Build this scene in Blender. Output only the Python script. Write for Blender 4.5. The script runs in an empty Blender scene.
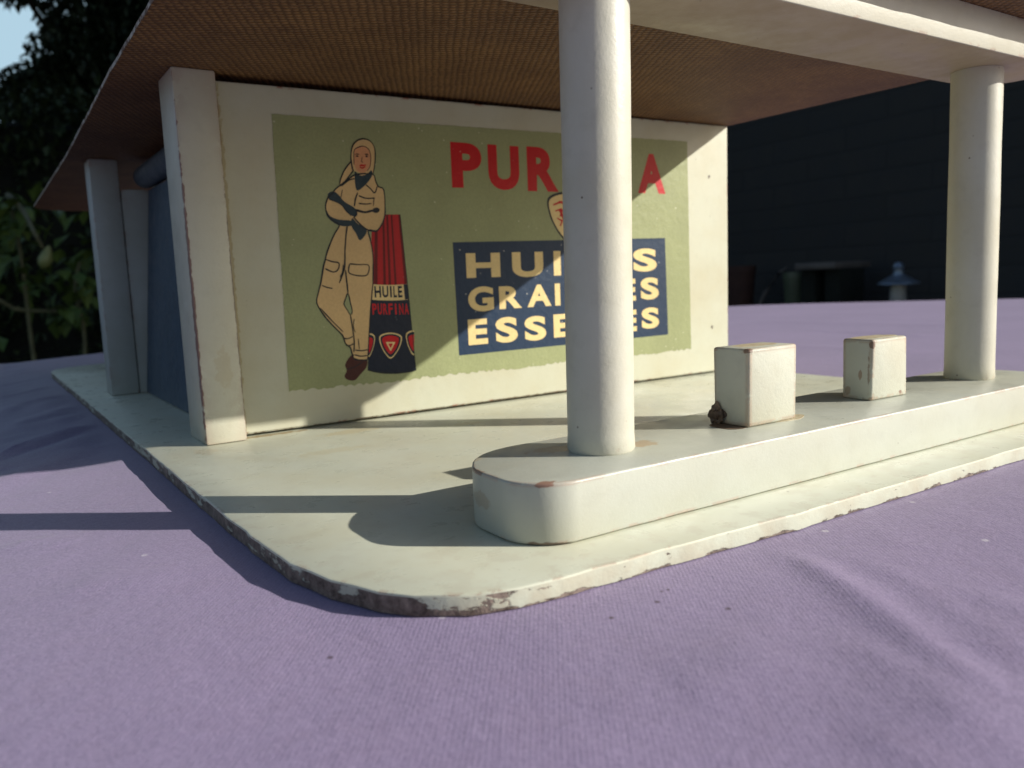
import bpy, bmesh, math, random
from mathutils import Vector, Matrix, noise
random.seed(7)
rnd = random.uniform
sc = bpy.context.scene
COL = sc.collection
CM = 0.01
TABLE_Z = 0.74                      # table top above the ground (m)
BT = 0.28                           # thickness of the toy's base board (cm)
Z0 = TABLE_Z + BT * CM              # height of the board's top face: z = 0 of the toy, in cm
RAD = math.radians

# ------------------------------------------------------------------ camera numbers (cm, toy frame)
CAM = Vector((-4.6708, -21.8032, 3.9209))
CR = Vector((0.83100, -0.55490, -0.03900)); CF = Vector((0.5463, 0.8277, -0.1280))
yaw, pitch, roll, FPX = -0.5835, -0.1284, -0.0394, 810.735
cy_, sy_, cp_, sp_ = math.cos(yaw), math.sin(yaw), math.cos(pitch), math.sin(pitch)
CF = Vector((-sy_ * cp_, cy_ * cp_, sp_)); r_ = Vector((cy_, sy_, 0)); u_ = r_.cross(CF)
CR = math.cos(roll) * r_ + math.sin(roll) * u_
CU = -math.sin(roll) * r_ + math.cos(roll) * u_


def ray(u, v):
    return CR * ((u - 512) / FPX) - CU * ((v - 384) / FPX) + CF


def on_wall(u, v, y=0.0):
    """measured photo point -> (x, z) on the show wall's plane, cm"""
    d = ray(u, v); t = (y - CAM.y) / d.y; p = CAM + d * t
    return (p.x, p.z)


def at_dist(u, v, dist):
    """a point dist metres away, in metres (for sizing the far garden)"""
    d = ray(u, v).normalized()
    p = CAM + d * (dist * 100)
    return Vector((p.x * CM, p.y * CM, p.z * CM + Z0))


# ------------------------------------------------------------------ materials
def new_mat(name):
    m = bpy.data.materials.new(name); m.use_nodes = True
    nt = m.node_tree; nt.nodes.clear()
    return m, NT(nt)


class NT:
    def __init__(s, nt):
        s.nt = nt
        s.out = nt.nodes.new('ShaderNodeOutputMaterial')
        s.b = nt.nodes.new('ShaderNodeBsdfPrincipled')
        nt.links.new(s.b.outputs[0], s.out.inputs[0])

    def n(s, typ, **kw):
        x = s.nt.nodes.new(typ)
        for k, v in kw.items():
            setattr(x, k, v)
        return x

    def put(s, inp, v):
        if v is None:
            return
        if hasattr(v, 'is_output') or isinstance(v, bpy.types.NodeSocket):
            s.nt.links.new(v, inp)
        else:
            if inp.type == 'RGBA' and not isinstance(v, (int, float)) and len(v) == 3:
                v = (*v, 1)
            inp.default_value = v

    def coords(s, scale=100.0, stretch=(1, 1, 1), rot=(0, 0, 0)):
        tc = s.n('ShaderNodeTexCoord'); mp = s.n('ShaderNodeMapping')
        mp.inputs['Scale'].default_value = [scale * q for q in stretch]
        mp.inputs['Rotation'].default_value = rot
        s.put(mp.inputs['Vector'], tc.outputs['Object'])
        return mp.outputs[0]

    def noise(s, vec, scale, detail=4, rough=0.55, out=0):
        x = s.n('ShaderNodeTexNoise')
        s.put(x.inputs['Vector'], vec); x.inputs['Scale'].default_value = scale
        x.inputs['Detail'].default_value = detail; x.inputs['Roughness'].default_value = rough
        return x.outputs[out]

    def ramp(s, v, lo, hi, a=0.0, b=1.0):
        x = s.n('ShaderNodeMapRange'); x.clamp = True
        s.put(x.inputs[0], v)
        x.inputs[1].default_value = lo; x.inputs[2].default_value = hi
        x.inputs[3].default_value = a; x.inputs[4].default_value = b
        return x.outputs[0]

    def math(s, op, a, b=None, c=None):
        x = s.n('ShaderNodeMath'); x.operation = op
        s.put(x.inputs[0], a); s.put(x.inputs[1], b)
        if c is not None:
            s.put(x.inputs[2], c)
        return x.outputs[0]

    def mix(s, f, a, b, blend='MIX'):
        x = s.n('ShaderNodeMix'); x.data_type = 'RGBA'; x.blend_type = blend
        s.put(x.inputs[0], f); s.put(x.inputs[6], a); s.put(x.inputs[7], b)
        return x.outputs[2]

    def bump(s, h, strength, dist, normal=None):
        x = s.n('ShaderNodeBump')
        s.put(x.inputs['Height'], h); x.inputs['Strength'].default_value = strength
        x.inputs['Distance'].default_value = dist
        if normal is not None:
            s.put(x.inputs['Normal'], normal)
        return x.outputs[0]

    def edge(s, radius_cm, lo=0.01, hi=0.12):
        bv = s.n('ShaderNodeBevel'); bv.samples = 6; bv.inputs[0].default_value = radius_cm * CM
        g = s.n('ShaderNodeNewGeometry')
        d = s.n('ShaderNodeVectorMath'); d.operation = 'DOT_PRODUCT'
        s.put(d.inputs[0], bv.outputs[0]); s.put(d.inputs[1], g.outputs['True Normal'])
        inv = s.math('SUBTRACT', 1.0, d.outputs['Value'])
        return s.ramp(inv, lo, hi)


def paint(name, col, aged, chips=0.5, rough=0.32, coat=0.0, under=(0.16, 0.07, 0.045), grime=0.5, dents=0.6, edge_r=0.09, spots=(), spec=0.45):
    m, k = new_mat(name)
    v = k.coords()
    blot = k.noise(v, 0.35, 5, 0.6)
    fine = k.noise(v, 3.0, 6, 0.6)
    c = k.mix(k.ramp(blot, 0.40, 0.68), col, aged)
    c = k.mix(k.ramp(fine, 0.52, 0.75, 0, 0.22 * grime), c, [q * 0.62 for q in aged])
    # pin specks of dirt
    vo = k.n('ShaderNodeTexVoronoi'); k.put(vo.inputs['Vector'], v); vo.inputs['Scale'].default_value = 2.3
    sp = k.math('MULTIPLY', k.ramp(vo.outputs['Distance'], 0.035, 0.06, 1, 0), k.ramp(k.noise(v, 0.9, 2), 0.50, 0.56))
    c = k.mix(k.math('MULTIPLY', sp, grime), c, (0.10, 0.075, 0.05))
    # worn edges with the wood showing
    e = k.edge(edge_r)
    worn = k.math('MULTIPLY', e, k.ramp(k.noise(v, 1.5, 5, 0.7), 0.60 - 0.16 * chips, 0.64 - 0.16 * chips))
    scar = k.ramp(k.noise(v, 2.6, 6, 0.7), 0.84 - 0.04 * chips, 0.86 - 0.04 * chips)
    ch = k.math('MAXIMUM', worn, k.math('MULTIPLY', scar, 0.6 * chips))
    brown = k.mix(k.ramp(k.noise(v, 6, 3), 0.35, 0.65), under, [q * 2.1 for q in under])
    c = k.mix(ch, c, brown)
    # single marks and painted gap shade: (centre cm, half sizes cm, colour, strength)
    for cen, half, colr, amt in spots:
        mp = k.n('ShaderNodeMapping'); mp.vector_type = 'TEXTURE'
        mp.inputs['Location'].default_value = cen; mp.inputs['Scale'].default_value = half
        k.put(mp.inputs['Vector'], v)
        ln = k.n('ShaderNodeVectorMath'); ln.operation = 'LENGTH'; k.put(ln.inputs[0], mp.outputs[0])
        d = k.math('ADD', ln.outputs['Value'], k.math('MULTIPLY', k.math('SUBTRACT', k.noise(v, 4.5, 5, 0.65), 0.5), 2.2))
        c = k.mix(k.math('MULTIPLY', k.ramp(d, 0.75, 0.95, 1, 0), amt), c, colr)
    k.put(k.b.inputs['Base Color'], c)
    k.put(k.b.inputs['Roughness'], k.ramp(k.noise(v, 1.6, 5, 0.65), 0.3, 0.75, rough * 0.75, rough * 1.5))
    k.b.inputs['Coat Weight'].default_value = coat
    k.b.inputs['Specular IOR Level'].default_value = spec
    k.b.inputs['Coat Roughness'].default_value = 0.16
    h = k.math('ADD', k.math('MULTIPLY', k.noise(v, 1.0, 3, 0.5), 0.35), k.math('MULTIPLY', k.noise(v, 14, 6, 0.7), 0.30))
    h = k.math('SUBTRACT', h, k.math('MULTIPLY', ch, 0.35))
    k.put(k.b.inputs['Normal'], k.bump(h, 0.5 * dents, 0.05 * CM))
    return m


def board_edge(name):
    """the board's sawn edge: raw dark hardboard, its paint mostly lost on the left, mostly kept along the front"""
    m, k = new_mat(name)
    v = k.coords()
    vs = k.coords(stretch=(1, 1, 2.4))
    g = k.n('ShaderNodeNewGeometry'); sx = k.n('ShaderNodeSeparateXYZ'); k.put(sx.inputs[0], g.outputs['Normal'])
    left = k.ramp(sx.outputs[0], -0.75, 0.0, 0.07, -0.13)
    sz = k.n('ShaderNodeSeparateXYZ'); k.put(sz.inputs[0], v)
    low = k.ramp(sz.outputs[2], -0.28, -0.20, 0.11, -0.04)
    n = k.math('ADD', k.math('ADD', k.noise(vs, 1.3, 6, 0.68), left), low)
    kept = k.ramp(n, 0.47, 0.50, 1, 0)
    raw = k.mix(k.ramp(k.noise(v, 5, 5, 0.7), 0.35, 0.65), (0.05, 0.03, 0.022), (0.26, 0.20, 0.165))
    pnt = k.mix(k.ramp(k.noise(v, 1.8, 4), 0.4, 0.65), (0.47, 0.485, 0.395), (0.42, 0.40, 0.31))
    k.put(k.b.inputs['Base Color'], k.mix(kept, raw, pnt))
    k.b.inputs['Roughness'].default_value = 0.6
    h = k.math('ADD', k.math('MULTIPLY', k.noise(v, 4, 6, 0.7), k.ramp(kept, 0, 1, 1.0, 0.25)), k.math('MULTIPLY', kept, 0.6))
    k.put(k.b.inputs['Normal'], k.bump(h, 0.8, 0.06 * CM))
    return m


def hardboard(name):
    """rough face of hardboard with its pressed screen mesh"""
    m, k = new_mat(name)
    v = k.coords()
    hs = []
    for rot in (RAD(28), RAD(118)):
        w = k.n('ShaderNodeTexWave'); w.wave_type = 'BANDS'; w.bands_direction = 'X'
        vv = k.coords(rot=(0, 0, rot)); k.put(w.inputs['Vector'], vv)
        w.inputs['Scale'].default_value = 1.9; w.inputs['Distortion'].default_value = 2.2
        w.inputs['Detail'].default_value = 2; w.inputs['Detail Scale'].default_value = 0.8
        hs.append(w.outputs['Fac'])
    mesh = k.math('MULTIPLY', hs[0], hs[1])
    c = k.mix(k.ramp(k.noise(v, 0.5, 5), 0.35, 0.7), (0.240, 0.128, 0.048), (0.145, 0.074, 0.030))
    c = k.mix(k.ramp(mesh, 0.0, 0.5, 0.75, 0.0), c, (0.045, 0.019, 0.009))
    c = k.mix(k.ramp(k.noise(v, 12, 4, 0.7), 0.52, 0.72, 0, 0.65), c, (0.33, 0.19, 0.09))
    c = k.mix(k.ramp(k.noise(v, 1.6, 5, 0.7), 0.45, 0.7, 0, 0.5), c, (0.075, 0.034, 0.016))
    k.put(k.b.inputs['Base Color'], c)
    k.b.inputs['Roughness'].default_value = 0.65
    k.b.inputs['Specular IOR Level'].default_value = 0.25
    k.put(k.b.inputs['Normal'], k.bump(k.math('ADD', mesh, k.math('MULTIPLY', k.noise(v, 9, 4), 0.6)), 0.8, 0.05 * CM))
    return m


def glint_edge(name):
    m, k = new_mat(name)
    v = k.coords()
    c = k.mix(k.ramp(k.noise(v, 3.0, 6, 0.75), 0.44, 0.56), (0.12, 0.06, 0.03), (0.50, 0.47, 0.40))  # pale flecks over brown put the edge's thin glint into the colour
    k.put(k.b.inputs['Base Color'], c); k.b.inputs['Roughness'].default_value = 0.7
    k.put(k.b.inputs['Normal'], k.bump(k.noise(v, 7, 6, 0.75), 1.0, 0.08 * CM))
    return m


def printed(name, col, fleck=(0.75, 0.72, 0.6), wear=1.0, rough=0.42):
    """decal ink on paper: slight mottling and lost flecks"""
    m, k = new_mat(name)
    v = k.coords()
    c = k.mix(k.ramp(k.noise(v, 0.5, 5), 0.35, 0.7), col, [q * 0.86 for q in col])
    c = k.mix(k.ramp(k.noise(v, 14, 3, 0.6), 0.42, 0.62, 0.0, 0.22), c, [q * 0.6 for q in col])
    fl = k.ramp(k.noise(v, 5.5, 5, 0.68), 0.69, 0.71)
    c = k.mix(k.math('MULTIPLY', fl, wear), c, fleck)
    vo = k.n('ShaderNodeTexVoronoi'); k.put(vo.inputs['Vector'], v); vo.inputs['Scale'].default_value = 3.1
    spk = k.math('MULTIPLY', k.ramp(vo.outputs['Distance'], 0.055, 0.095, 1, 0), k.ramp(k.noise(v, 1.1, 2), 0.45, 0.51))
    c = k.mix(k.math('MULTIPLY', spk, 0.7 * wear), c, fleck)
    k.put(k.b.inputs['Base Color'], c)
    k.b.inputs['Roughness'].default_value = rough
    k.b.inputs['Specular IOR Level'].default_value = 0.22
    k.put(k.b.inputs['Normal'], k.bump(k.noise(v, 3.5, 5, 0.6), 0.35, 0.05 * CM))
    return m


def plain(name, col, col2=None, scale=8.0, rough=0.6, metallic=0.0, m_scale=1.0, bump=0.3, spec=0.5):
    m, k = new_mat(name)
    v = k.coords(scale=m_scale)
    c = k.mix(k.ramp(k.noise(v, scale, 5, 0.6), 0.35, 0.68), col, col2 or [q * 0.6 for q in col])
    k.put(k.b.inputs['Base Color'], c)
    k.b.inputs['Roughness'].default_value = rough
    k.b.inputs['Metallic'].default_value = metallic
    k.b.inputs['Specular IOR Level'].default_value = spec
    if bump:
        k.put(k.b.inputs['Normal'], k.bump(k.noise(v, scale * 3, 4), bump, 0.3 / scale / m_scale))
    return m


def cloth_mat():
    m, k = new_mat('lilac_cloth')
    v = k.coords()
    ws = []
    for rot, sc_ in ((RAD(36), 5.6), (RAD(126), 5.2)):
        w = k.n('ShaderNodeTexWave'); w.wave_type = 'BANDS'; w.bands_direction = 'X'
        k.put(w.inputs['Vector'], k.coords(rot=(0, 0, rot)))
        w.inputs['Scale'].default_value = sc_; w.inputs['Distortion'].default_value = 1.3
        w.inputs['Detail'].default_value = 2; w.inputs['Detail Scale'].default_value = 0.6
        ws.append(w.outputs['Fac'])
    weave = k.math('ADD', k.math('MULTIPLY', ws[0], 0.65), k.math('MULTIPLY', ws[1], 0.35))
    slub = k.noise(v, 9, 5, 0.7)
    big = k.noise(v, 0.12, 4, 0.55)
    c = k.mix(k.ramp(big, 0.35, 0.68), (0.243, 0.190, 0.314), (0.196, 0.156, 0.262))
    c = k.mix(k.ramp(weave, 0.25, 0.85, 0.0, 0.0), c, (0.17, 0.135, 0.215))
    wv = k.math('MULTIPLY', k.ramp(weave, 0.25, 0.85, 0.36, 0.0), k.ramp(k.noise(v, 0.22, 4, 0.6), 0.38, 0.62, 0.15, 1.0))
    c = k.mix(wv, c, (0.15, 0.12, 0.20))
    c = k.mix(k.ramp(slub, 0.40, 0.66, 0.0, 0.38), c, (0.31, 0.25, 0.40))
    c = k.mix(k.ramp(k.noise(v, 2.0, 4), 0.50, 0.72, 0.0, 0.22), c, (0.23, 0.17, 0.26))
    c = k.mix(k.ramp(k.noise(v, 26, 2, 0.6), 0.38, 0.66, 0.0, 0.5), c, (0.35, 0.29, 0.44))
    # pale lint and a few dark crumbs
    vo = k.n('ShaderNodeTexVoronoi'); k.put(vo.inputs['Vector'], v); vo.inputs['Scale'].default_value = 1.15
    lint = k.math('MULTIPLY', k.ramp(vo.outputs['Distance'], 0.045, 0.08, 1, 0), k.ramp(k.noise(v, 0.8, 2), 0.48, 0.53))
    c = k.mix(k.math('MULTIPLY', lint, 0.55), c, (0.62, 0.58, 0.62))
    vo2 = k.n('ShaderNodeTexVoronoi'); k.put(vo2.inputs['Vector'], k.coords(rot=(0, 0, 1.0))); vo2.inputs['Scale'].default_value = 0.8
    crumb = k.math('MULTIPLY', k.ramp(vo2.outputs['Distance'], 0.045, 0.065, 1, 0), k.ramp(k.noise(v, 0.45, 2), 0.58, 0.61))
    c = k.mix(k.math('MULTIPLY', crumb, 0.8), c, (0.06, 0.03, 0.05))
    # a few crumbs lying in front of the board
    for cu_, cv_, rr_ in ((657, 600, .05), (728, 606, .055), (611, 616, .05), (668, 588, .035), (662, 590, .03), (330, 656, .05)):
        d0 = ray(cu_, cv_); t0 = (-BT - CAM.z) / d0.z; p0 = CAM + d0 * t0
        mp = k.n('ShaderNodeMapping'); mp.vector_type = 'TEXTURE'
        mp.inputs['Location'].default_value = (p0.x, p0.y, -BT); mp.inputs['Scale'].default_value = (rr_, rr_, 1.0)
        k.put(mp.inputs['Vector'], v)
        le = k.n('ShaderNodeVectorMath'); le.operation = 'LENGTH'; k.put(le.inputs[0], mp.outputs[0])
        c = k.mix(k.math('MULTIPLY', k.ramp(k.math('ADD', le.outputs['Value'], k.math('MULTIPLY', k.noise(v, 12, 3), 0.6)), 0.7, 1.3, 1, 0), 0.85), c, (0.05, 0.022, 0.035))
    k.put(k.b.inputs['Base Color'], c)
    k.b.inputs['Roughness'].default_value = 0.6
    k.b.inputs['Specular IOR Level'].default_value = 0.5
    k.b.inputs['Sheen Weight'].default_value = 0.08
    k.b.inputs['Sheen Roughness'].default_value = 0.4
    n1 = k.bump(weave, 0.22, 0.010 * CM)
    n2 = k.bump(k.math('ADD', slub, k.math('MULTIPLY', k.noise(v, 28, 3, 0.6), 0.5)), 0.42, 0.03 * CM, n1)
    n3 = k.bump(k.noise(v, 0.9, 4, 0.55), 0.35, 0.10 * CM, n2)
    k.put(k.b.inputs['Normal'], n3)
    return m


def leaf_mat(name, a, b):
    m, k = new_mat(name)
    g = k.n('ShaderNodeNewGeometry')
    c = k.mix(g.outputs['Random Per Island'], a, b)
    k.put(k.b.inputs['Base Color'], c)
    k.b.inputs['Roughness'].default_value = 0.5
    k.b.inputs['Specular IOR Level'].default_value = 0.3
    return m


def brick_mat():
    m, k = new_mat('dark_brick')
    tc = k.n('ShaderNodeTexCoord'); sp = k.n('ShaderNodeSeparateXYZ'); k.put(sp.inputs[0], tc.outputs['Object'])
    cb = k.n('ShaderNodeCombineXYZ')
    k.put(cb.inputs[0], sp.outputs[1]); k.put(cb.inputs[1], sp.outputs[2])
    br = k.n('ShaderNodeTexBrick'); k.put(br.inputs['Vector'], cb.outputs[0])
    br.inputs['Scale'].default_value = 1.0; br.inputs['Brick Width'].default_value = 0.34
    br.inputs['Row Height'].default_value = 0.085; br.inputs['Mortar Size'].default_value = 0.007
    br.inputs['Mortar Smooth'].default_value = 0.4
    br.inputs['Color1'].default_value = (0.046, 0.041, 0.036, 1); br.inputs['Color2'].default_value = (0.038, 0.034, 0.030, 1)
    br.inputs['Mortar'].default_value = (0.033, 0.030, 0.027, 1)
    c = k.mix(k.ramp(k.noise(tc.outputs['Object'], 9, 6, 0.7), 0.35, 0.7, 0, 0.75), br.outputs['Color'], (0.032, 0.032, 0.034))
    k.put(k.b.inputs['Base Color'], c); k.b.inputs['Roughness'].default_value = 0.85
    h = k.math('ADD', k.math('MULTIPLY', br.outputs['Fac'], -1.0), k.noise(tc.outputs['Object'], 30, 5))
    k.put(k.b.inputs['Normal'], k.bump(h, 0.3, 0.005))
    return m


M = {}
M['base'] = paint('cream_board_paint', (0.57, 0.585, 0.475), (0.54, 0.53, 0.40), chips=0.55, rough=0.30, coat=0.0, grime=0.7, dents=0.12, spec=0.4, spots=(((1.7, -0.12, 0), (1.3, 0.16, 0.1), (0.33, 0.22, 0.09), 0.75), ((3.6, -1.3, 0), (0.9, 0.35, 0.1), (0.52, 0.43, 0.24), 0.45), ((2.2, -3.4, 0), (1.0, 0.3, 0.1), (0.50, 0.44, 0.28), 0.35), ((6.5, -2.6, 0), (0.5, 0.2, 0.1), (0.45, 0.38, 0.22), 0.4), ((-0.2, -1.2, 0), (0.3, 0.5, 0.1), (0.5, 0.42, 0.27), 0.4)))
M['base_edge'] = board_edge('sawn_board_edge')
M['wall'] = paint('ivory_wall_paint', (0.47, 0.475, 0.37), (0.44, 0.42, 0.30), chips=0.35, rough=0.42, grime=0.5, dents=0.7, spots=[((*[on_wall(u, v)[0]], 0.0, on_wall(u, v)[1]), (a, 0.1, b), (0.05, 0.03, 0.02), 0.9) for u, v, a, b in ((709, 177, 0.07, 0.08), (712, 327, 0.07, 0.08), (729, 232, 0.05, 0.10), (727.5, 178, 0.04, 0.06))] + [((10.0, 0.0, 0.07), (10.5, 0.06, 0.05), (0.13, 0.08, 0.04), 0.8), ((1.10, 0.0, 4.6), (0.10, 0.08, 5.5), (0.30, 0.23, 0.10), 0.55), ((1.075, 0.0, 5.0), (0.035, 0.06, 6.0), (0.08, 0.05, 0.03), 0.8)])  # foot and seam spots paint in the dark of the gaps
M['pier'] = paint('ivory_pier_paint', (0.54, 0.54, 0.44), (0.50, 0.48, 0.37), chips=1.15, rough=0.42, grime=0.7, dents=0.8, under=(0.15, 0.06, 0.05), edge_r=0.07, spots=(((0.0, -0.40, 4.7), (0.05, 0.17, 5.5), (0.17, 0.075, 0.06), 0.85), ((1.03, -0.35, 3.2), (0.045, 0.3, 4.2), (0.10, 0.06, 0.035), 0.75), ((0.6, -0.4, 1.9), (0.25, 0.2, 0.6), (0.45, 0.39, 0.25), 0.4)))  # seam spot beside the wall is painted gap shade; edge spot is wear
M['shade_pier'] = paint('shaded_pier_paint', (0.44, 0.47, 0.45), (0.38, 0.40, 0.36), chips=0.5, rough=0.45)  # pier paint darkened and greyed: shade put into the colour
M['island'] = paint('off_white_island_paint', (0.46, 0.475, 0.41), (0.43, 0.43, 0.35), chips=0.62, rough=0.36, coat=0.0, dents=0.5, under=(0.22, 0.09, 0.055), spots=(((2.02, -12.40, 0.93), (0.20, 0.12, 0.045), (0.26, 0.13, 0.085), 0.85), ((1.72, -10.9, 0.93), (0.08, 0.4, 0.05), (0.2, 0.1, 0.06), 0.7), ((1.66, -11.15, 0.50), (0.2, 0.35, 0.16), (0.33, 0.26, 0.17), 0.55), ((1.75, -10.4, 0.92), (0.12, 0.35, 0.06), (0.16, 0.09, 0.06), 0.8), ((3.6, -10.6, 0.96), (0.6, 0.25, 0.05), (0.35, 0.24, 0.14), 0.5), ((5.0, -11.3, 0.96), (0.30, 0.25, 0.05), (0.40, 0.26, 0.13), 0.6), ((2.0, -10.2, 0.96), (0.4, 0.3, 0.05), (0.50, 0.42, 0.28), 0.6), ((2.0, -12.45, 0.02), (0.5, 0.3, 0.06), (0.12, 0.06, 0.04), 0.8)))
M['column'] = paint('off_white_column_paint', (0.53, 0.52, 0.44), (0.48, 0.46, 0.36), chips=0.35, rough=0.42, grime=0.9, dents=0.8)
M['beam'] = paint('ivory_beam_paint', (0.49, 0.48, 0.40), (0.44, 0.42, 0.33), chips=0.25, rough=0.42, dents=0.7)
M['beam_under'] = paint('brown_beam_paint', (0.37, 0.30, 0.21), (0.31, 0.24, 0.155), chips=0.25, rough=0.5, dents=0.7, grime=0.8)  # underside colour, darker and browner than the beam's other faces
M['pump'] = paint('off_white_pump_paint', (0.49, 0.50, 0.415), (0.45, 0.435, 0.34), chips=1.0, rough=0.45, grime=0.8, dents=1.1, under=(0.20, 0.10, 0.055), edge_r=0.14, spots=(((7.38, -11.62, 2.41), (0.13, 0.10, 0.06), (0.16, 0.08, 0.05), 0.85), ((11.58, -11.2, 1.55), (0.06, 0.05, 0.14), (0.25, 0.14, 0.08), 0.7), ((11.6, -10.9, 1.15), (0.06, 0.09, 0.10), (0.30, 0.19, 0.11), 0.6), ((11.6, -11.45, 2.2), (0.07, 0.07, 0.09), (0.15, 0.08, 0.05), 0.85), ((11.6, -11.4, 1.65), (0.04, 0.04, 0.5), (0.19, 0.12, 0.08), 0.65), ((12.65, -11.49, 1.06), (0.09, 0.07, 0.07), (0.2, 0.09, 0.06), 0.8), ((8.1, -11.57, 1.55), (0.06, 0.06, 0.11), (0.30, 0.26, 0.2), 0.6)))
M['roof'] = hardboard('brown_hardboard')
M['roof_top'] = paint('roof_paint', (0.60, 0.60, 0.52), (0.5, 0.48, 0.4), chips=0.5)
M['glint'] = glint_edge('glint_flecked_edge')
M['blue'] = paint('blue_door_paint', (0.045, 0.075, 0.115), (0.04, 0.065, 0.10), chips=0.3, rough=0.4)
M['bar'] = paint('blue_bar_paint', (0.07, 0.09, 0.115), (0.06, 0.08, 0.1), chips=0.3, rough=0.4)
M['glue'] = plain('brown_glue', (0.17, 0.115, 0.07), (0.07, 0.045, 0.03), 4, 0.6, m_scale=100)
M['stain'] = plain('glue_residue', (0.42, 0.34, 0.20), (0.55, 0.49, 0.36), 3, 0.5, m_scale=100)
M['green'] = printed('sage_green_print', (0.300, 0.325, 0.165), wear=0.6)
M['navy'] = printed('navy_print', (0.012, 0.032, 0.072), fleck=(0.45, 0.45, 0.42))
M['red'] = printed('red_print', (0.50, 0.010, 0.016), wear=0.4)
M['shaded_can_navy'] = printed('shaded_can_print', (0.007, 0.014, 0.032), fleck=(0.2, 0.2, 0.2), wear=0.4)  # navy darkened: the can's shade is put into the print colour
M['cream'] = printed('cream_print', (0.74, 0.57, 0.27), wear=0.2)
M['tan'] = printed('tan_print', (0.62, 0.43, 0.205), fleck=(0.7, 0.55, 0.35), wear=0.5)
M['skin'] = printed('skin_print', (0.62, 0.30, 0.15), wear=0.1)
M['ink'] = printed('ink_print', (0.012, 0.017, 0.024), wear=0.1)
M['darkblue'] = printed('glove_print', (0.02, 0.04, 0.055), fleck=(.1, .12, .12), wear=0.3)
M['maroon'] = printed('maroon_print', (0.06, 0.016, 0.014), wear=0.1)
M['darkred'] = printed('dark_red_print', (0.13, 0.006, 0.008), wear=0.2)
M['rose'] = printed('can_red_print', (0.42, 0.012, 0.016), wear=0.2)
M['cloth'] = cloth_mat()
M['brick'] = brick_mat()
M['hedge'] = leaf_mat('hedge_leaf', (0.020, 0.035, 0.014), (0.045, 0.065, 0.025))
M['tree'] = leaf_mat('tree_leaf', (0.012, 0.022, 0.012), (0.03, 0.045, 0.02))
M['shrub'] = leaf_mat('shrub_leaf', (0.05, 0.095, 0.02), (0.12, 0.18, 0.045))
M['bark'] = plain('bark', (0.05, 0.038, 0.028), (0.02, 0.016, 0.012), 14, 0.9)
M['twig'] = plain('green_stem', (0.14, 0.14, 0.07), (0.08, 0.08, 0.04), 14, 0.7)
M['core'] = plain('twiggy_core', (0.012, 0.014, 0.009), (0.006, 0.007, 0.005), 6, 1.0)
M['fruit'] = plain('green_fruit', (0.23, 0.25, 0.10), (0.15, 0.18, 0.06), 20, 0.45, bump=0.1)
M['ground'] = plain('dark_lawn', (0.028, 0.04, 0.016), (0.045, 0.04, 0.022), 3.0, 0.95, bump=0.6)
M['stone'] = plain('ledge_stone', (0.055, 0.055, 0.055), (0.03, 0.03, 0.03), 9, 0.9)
M['zinc'] = plain('blue_grey_zinc', (0.30, 0.36, 0.44), (0.18, 0.22, 0.28), 30, 0.35, 0.6, bump=0.1)
M['frost'] = plain('frosted_glass', (0.42, 0.40, 0.37), (0.34, 0.32, 0.3), 30, 0.25, bump=0)
M['greenpot'] = plain('green_glaze', (0.10, 0.12, 0.075), (0.07, 0.085, 0.055), 18, 0.35, bump=0.1)
M['redpot'] = plain('terracotta', (0.075, 0.03, 0.02), (0.05, 0.02, 0.015), 18, 0.8)
M['slab'] = plain('weathered_board', (0.16, 0.135, 0.12), (0.1, 0.085, 0.075), 12, 0.8)
M['wood'] = plain('table_wood', (0.16, 0.09, 0.05), (0.10, 0.055, 0.03), 12, 0.6)


# ------------------------------------------------------------------ mesh helpers
def obj(name, bm, mats, parent=None, smooth=RAD(35), cm=True, recalc=True):
    if recalc:
        bmesh.ops.recalc_face_normals(bm, faces=bm.faces[:])
    me = bpy.data.meshes.new(name)
    bm.to_mesh(me); bm.free()
    if cm:
        me.transform(Matrix.Scale(CM, 4))
    if not isinstance(mats, (list, tuple)):
        mats = [mats]
    for m in mats:
        me.materials.append(m)
    if smooth:
        me.shade_smooth() if hasattr(me, 'shade_smooth') else [setattr(p, 'use_smooth', True) for p in me.polygons]
        me.set_sharp_from_angle(angle=smooth)
    o = bpy.data.objects.new(name, me); COL.objects.link(o)
    if parent is not None:
        o.parent = parent
    return o


def thing(name, label, cat, loc=(0, 0, 0), group=None):
    o = bpy.data.objects.new(name, None); COL.objects.link(o)
    o.location = loc; o.empty_display_size = 0.02
    o['label'] = label; o['category'] = cat
    if group: o['group'] = group
    return o


def tag(o, label, cat, group=None):
    o['label'] = label; o['category'] = cat
    if group: o['group'] = group
    return o


def prism(outline, z0, z1, bev=0.0, seg=2, side_slot=None, zfun=None, bottom_slot=None, bevel_bottom=True):
    """closed plan outline -> slab; top/bottom edges rounded"""
    bm = bmesh.new()
    lo = [bm.verts.new((x, y, z0)) for x, y in outline]
    hi = [bm.verts.new((x, y, z1)) for x, y in outline]
    n = len(outline)
    top = bm.faces.new(hi); bot = bm.faces.new(lo[::-1])
    for i in range(n):
        f = bm.faces.new((lo[i], lo[(i + 1) % n], hi[(i + 1) % n], hi[i]))
        if side_slot is not None: f.material_index = side_slot
    if bottom_slot is not None: bot.material_index = bottom_slot
    bmesh.ops.recalc_face_normals(bm, faces=bm.faces[:])
    if bev:
        es = list(top.edges) + (list(bot.edges) if bevel_bottom else [])
        bmesh.ops.bevel(bm, geom=es, offset=bev, segments=seg, affect='EDGES', profile=0.5)
    return bm


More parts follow.
